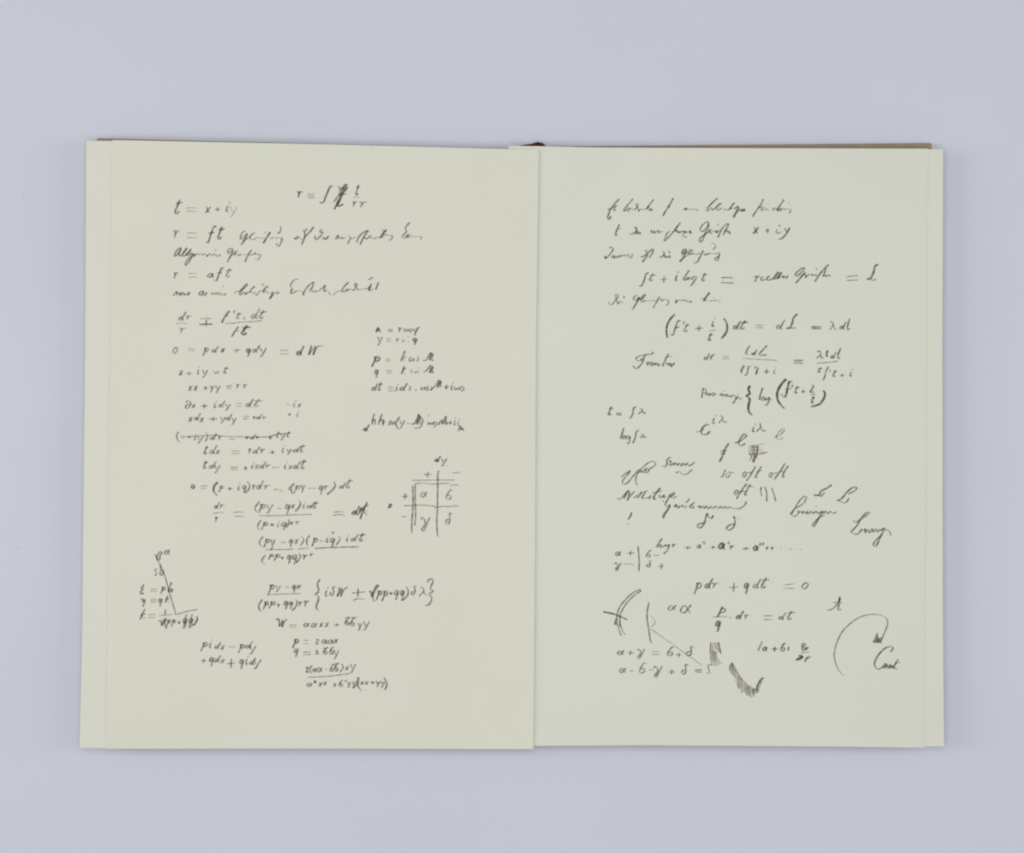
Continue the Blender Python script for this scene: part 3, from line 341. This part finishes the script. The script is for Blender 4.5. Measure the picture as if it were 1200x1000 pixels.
('la + bi beside a small fraction', '@R12 ~ 1.1 287 546 272 580 256 620;a 290 585 332 622 1.3;+ 358 583 412 627 1.4;6 430 560 477 622 1.4;~ 1.2 497 585 490 622;~ 1.3 600 617 603 567 620 560 622 580 605 590 627 600 605 617;r 625 590 657 617 1.2;~ .9 588 634 655 630;~ 1.9 572 658 597 657 585 672 556 690 590 680 607 660;~ 1.3 642 665 620 707;~ 1.2 633 670 645 682 655 665 672 670'),
('large open arc hooking to a hatched tip', '@R14 ~ 1 478 818 450 800 410 740 385 660 383 590 408 500 460 400 540 320 630 265 720 243 810 248 860 270 883 310 870 370 845 430 825 475'),
('small hatched wedge at the end of the arc', '#@R14 ~ 1.3 787 410 765 465 743 502;~ 1.3 743 506 780 506 817 512;~ 1.4 790 430 765 502;~ 1.4 795 450 775 507;~ 1.4 800 460 785 507;~ 1.4 807 465 795 510;~ 1.4 820 455 808 510;~ 1.4 833 462 815 512;~ 1.3 785 460 755 502;~ 1.1 750 495 820 500;~ 1.1 760 480 822 485'),
('abbreviated word with a large capital C', '@R14 ~ 1.4 907 592 927 572 932 550 900 545 850 565 790 630 758 700 775 747 805 754 842 730;~ 1.2 835 737 855 710 872 705 857 747 845 737 882 715;~ 1.2 880 722 885 747 907 710 907 747 927 720 932 747 947 735;~ 1.3 982 660 957 700 940 747 972 750;~ .9 943 702 997 690'),
('pair of arcs crossed by a short stroke', '@R11 ~ 1.1 337 140 280 165 220 220 180 270 158 320 152 380 165 440 187 502;~ 1.1 337 155 290 185 240 235 200 290 180 340 176 400 190 450 217 494;~ 1 335 140 340 150 335 156;~ 3 48 314 120 330 180 350 234 377;~ 1.5 148 370 138 412 150 405;~ 1.3 178 385 176 425'),
('tall curve with a slanting line to the equation below', '@R11 ~ 1.3 403 243 390 310 390 370 400 450 413 530 425 557;~ .5 405 340 430 360 452 395 435 420 415 432;~ 1.1 415 445 822 737'),
('a + g = b + d', '@R15 A 155 280 212 322 1.2;+ 230 280 287 324 1;G 310 270 372 347 1.1;= 425 290 487 317 .8;6 545 255 602 327 1.2;+ 612 298 662 337 1;D 690 250 757 327 1.4'),
('a - b - g + d = 5', '@R15 A 172 418 227 462 1.2;- 250 438 287 448 .8;6 325 378 387 462 1.1;~ 1 400 436 440 436;G 440 405 507 494 1.2;+ 550 430 612 472 1.1;D 655 390 712 470 1.2;~ 1.3 760 436 820 434;~ 1.3 762 450 818 452;~ 1 887 393 865 400 870 430 877 455 850 460'),
]
# hatchings drawn as rows of short pen strokes
def hatch_block():
    s = ['#@R13 ~ 1.3 103 262 98 320 102 400 112 450']
    rnd = random.Random(3)
    for k in range(7):
        x = 103 + k * 12.5
        a = rnd.uniform(-6, 6)
        s.append('~ %.2f %.0f %.0f %.0f %.0f %.0f %.0f' % (rnd.uniform(.6, 1.1), x, 266 + a, x + 3, 310, x + 6 + k, 345 + a * 3))
    for k in range(8):
        x = 108 + k * 6.5; y = 360 + k * 2
        s.append('~ %.2f %.0f %.0f %.0f %.0f %.0f %.0f %.0f %.0f' % (rnd.uniform(.5, .95), x, y - 25, x + 2 + k, y + 30, x + 14 + k * 3.2, y + 85 - k * 3, x + 34 + k * 3.6, y + 130 - k * 6))
    s.append('~ 1 112 450 108 480 125 470')
    s.append('~ 1.1 165 262 180 300 197 375'); s.append('~ 1.1 178 262 190 310 200 370')
    return ';'.join(s)
def hatch_arc():
    rnd = random.Random(5)
    sp = [(300, 455), (330, 500), (380, 590), (440, 655), (490, 688), (520, 700), (545, 650), (570, 605), (603, 590)]
    ln = [(-27, 65), (-20, 85), (-8, 118), (0, 130), (10, 88), (20, 45), (-5, 85), (-14, 66), (-22, 40)]
    s = ['#@R13 ~ 1.4 278 500 300 455 330 500 380 590 440 655 500 690', '~ .8 530 680 550 640 570 605 603 590', '~ .7 600 592 575 640 545 740']
    n = 46
    for k in range(n):
        t = k / (n - 1) * (len(sp) - 1); i = min(int(t), len(sp) - 2); q = t - i
        x = sp[i][0] * (1 - q) + sp[i + 1][0] * q; y = sp[i][1] * (1 - q) + sp[i + 1][1] * q
        dx = ln[i][0] * (1 - q) + ln[i + 1][0] * q; dy = ln[i][1] * (1 - q) + ln[i + 1][1] * q
        m = rnd.uniform(.75, 1.08)
        if i >= 5 and k % 2: continue
        s.append('~ %.2f %.0f %.0f %.0f %.0f %.0f %.0f' % (rnd.uniform(.6, 1.15), x + rnd.uniform(-4, 4), y, x + dx * .45 * m - 4, y + dy * .5 * m, x + dx * m, y + dy * m))
    return ';'.join(s)
RIGHT.append(('upright brown hatched block', hatch_block()))
RIGHT.append(('curved brown hatching like a hook', hatch_arc()))

def catmull(p, step=2.0):
    if len(p) == 2:
        n = max(2, int(math.dist(p[0], p[1]) / step) + 1)
        return [(p[0][0] + (p[1][0] - p[0][0]) * i / (n - 1), p[0][1] + (p[1][1] - p[0][1]) * i / (n - 1)) for i in range(n)]
    out = []
    q = [p[0]] + p + [p[-1]]
    for i in range(1, len(q) - 2):
        a, b, c, d = q[i - 1], q[i], q[i + 1], q[i + 2]
        n = max(2, int(math.dist(b, c) / step) + 1)
        for k in range(n):
            t = k / n
            out.append(tuple(0.5 * (2 * b[j] + (c[j] - a[j]) * t + (2 * a[j] - 5 * b[j] + 4 * c[j] - d[j]) * t * t
                       + (3 * b[j] - a[j] - 3 * c[j] + d[j]) * t ** 3) for j in (0, 1)))
    out.append(tuple(p[-1]))
    return out

def write(label, text, page, zf, tile):
    V = []; F = []; D = []
    hatch = text.startswith('#'); text = text.lstrip('#')
    sid = 0
    for it in text.split(';'):
        it = it.strip()
        if it.startswith('@'):
            tag_, it = it.split(' ', 1); tile = TILE[tag_[1:]]
        sc = tile[2] if len(tile) > 2 else 6.66667
        p = it.split(); g = p[0]; nums = list(map(float, p[1:]))
        if g == '~':
            wt = nums[0]; raw = [nums[1:]]
        else:
            x0, y0, x1, y1 = nums[:4]; wt = nums[4] if len(nums) > 4 else 1.0
            if g != '.':
                ix = min(2.2, (x1 - x0) * .06); iy = min(1.5, (y1 - y0) * .04)
                x0 += ix; x1 -= ix; y0 += iy; y1 -= iy
            raw = [[(x0 + (x1 - x0) * c / 100) if k % 2 == 0 else (y0 + (y1 - y0) * c / 100) for k, c in enumerate(st)] for st in GL[g]]
        for st in raw:
            pts = [(tile[0] + st[k] / sc, tile[1] + st[k + 1] / sc) for k in range(0, len(st) - 1, 2)]
            if g != '.' and len(pts) > 2:
                pts = [pts[0]] + [(a + random.uniform(-.15, .15), b + random.uniform(-.15, .15)) for a, b in pts[1:-1]] + [pts[-1]]
            c = catmull(pts, 0.9)
            n = len(c); sid += 1
            L_ = sum(math.dist(a, b) for a, b in zip(c, c[1:]))
            ph = random.uniform(0, 6)
            dbase = (0.41 if not hatch else 0.56) * (0.45 + 0.55 * wt if wt >= 1 else 0.2 + 0.8 * wt)
            z0 = 0.00004 + (sid % 30) * 1.5e-6
            base = len(V)
            for i, (x, y) in enumerate(c):
                a = c[max(0, i - 1)]; b = c[min(n - 1, i + 1)]
                dx, dy = b[0] - a[0], b[1] - a[1]; l = math.hypot(dx, dy) or 1
                dx /= l; dy /= l
                down = abs(dx * -0.45 + dy * 0.89)          # nib: thick on the slanted downstroke
                hw = WID * (0.58 + 0.62 * down) * (0.74 + 0.26 * wt if wt < 1 else 0.55 + 0.45 * wt) * (1 if g != '.' else 1.5)
                e = min(i, n - 1 - i) / max(1, n - 1) * L_
                hw *= min(1.0, 0.68 + e / 2.0) if L_ > 4 else 1.15
                if hatch: hw *= 0.48
                nx, ny = -dy * hw, dx * hw
                zz = zf(x, y) + z0 + i * 2e-7
                V.append(P(x + nx, y + ny, zz)); V.append(P(x - nx, y - ny, zz))
                dd = dbase * (0.70 + 0.38 * down) * (1 + 0.16 * math.sin(ph + i * 0.55))
                D += [min(.97, dd)] * 2
            for i in range(n - 1):
                k = base + i * 2
                F.append((k, k + 1, k + 3, k + 2))
    o = mesh_obj('handwriting', V, F, M_INK2 if hatch else M_INK, page)
    at = o.data.attributes.new('ink_amount', 'FLOAT', 'POINT')
    at.data.foreach_set('value', D)
    o['label'] = label
    return o
WID = 0.80
random.seed(11)
tile = TILE['A']
for lab, tx in LEFT:  write(lab, tx, left_page, zL, TILE['A'])
for lab, tx in RIGHT: write(lab, tx, right_page, zR, TILE['R1'])
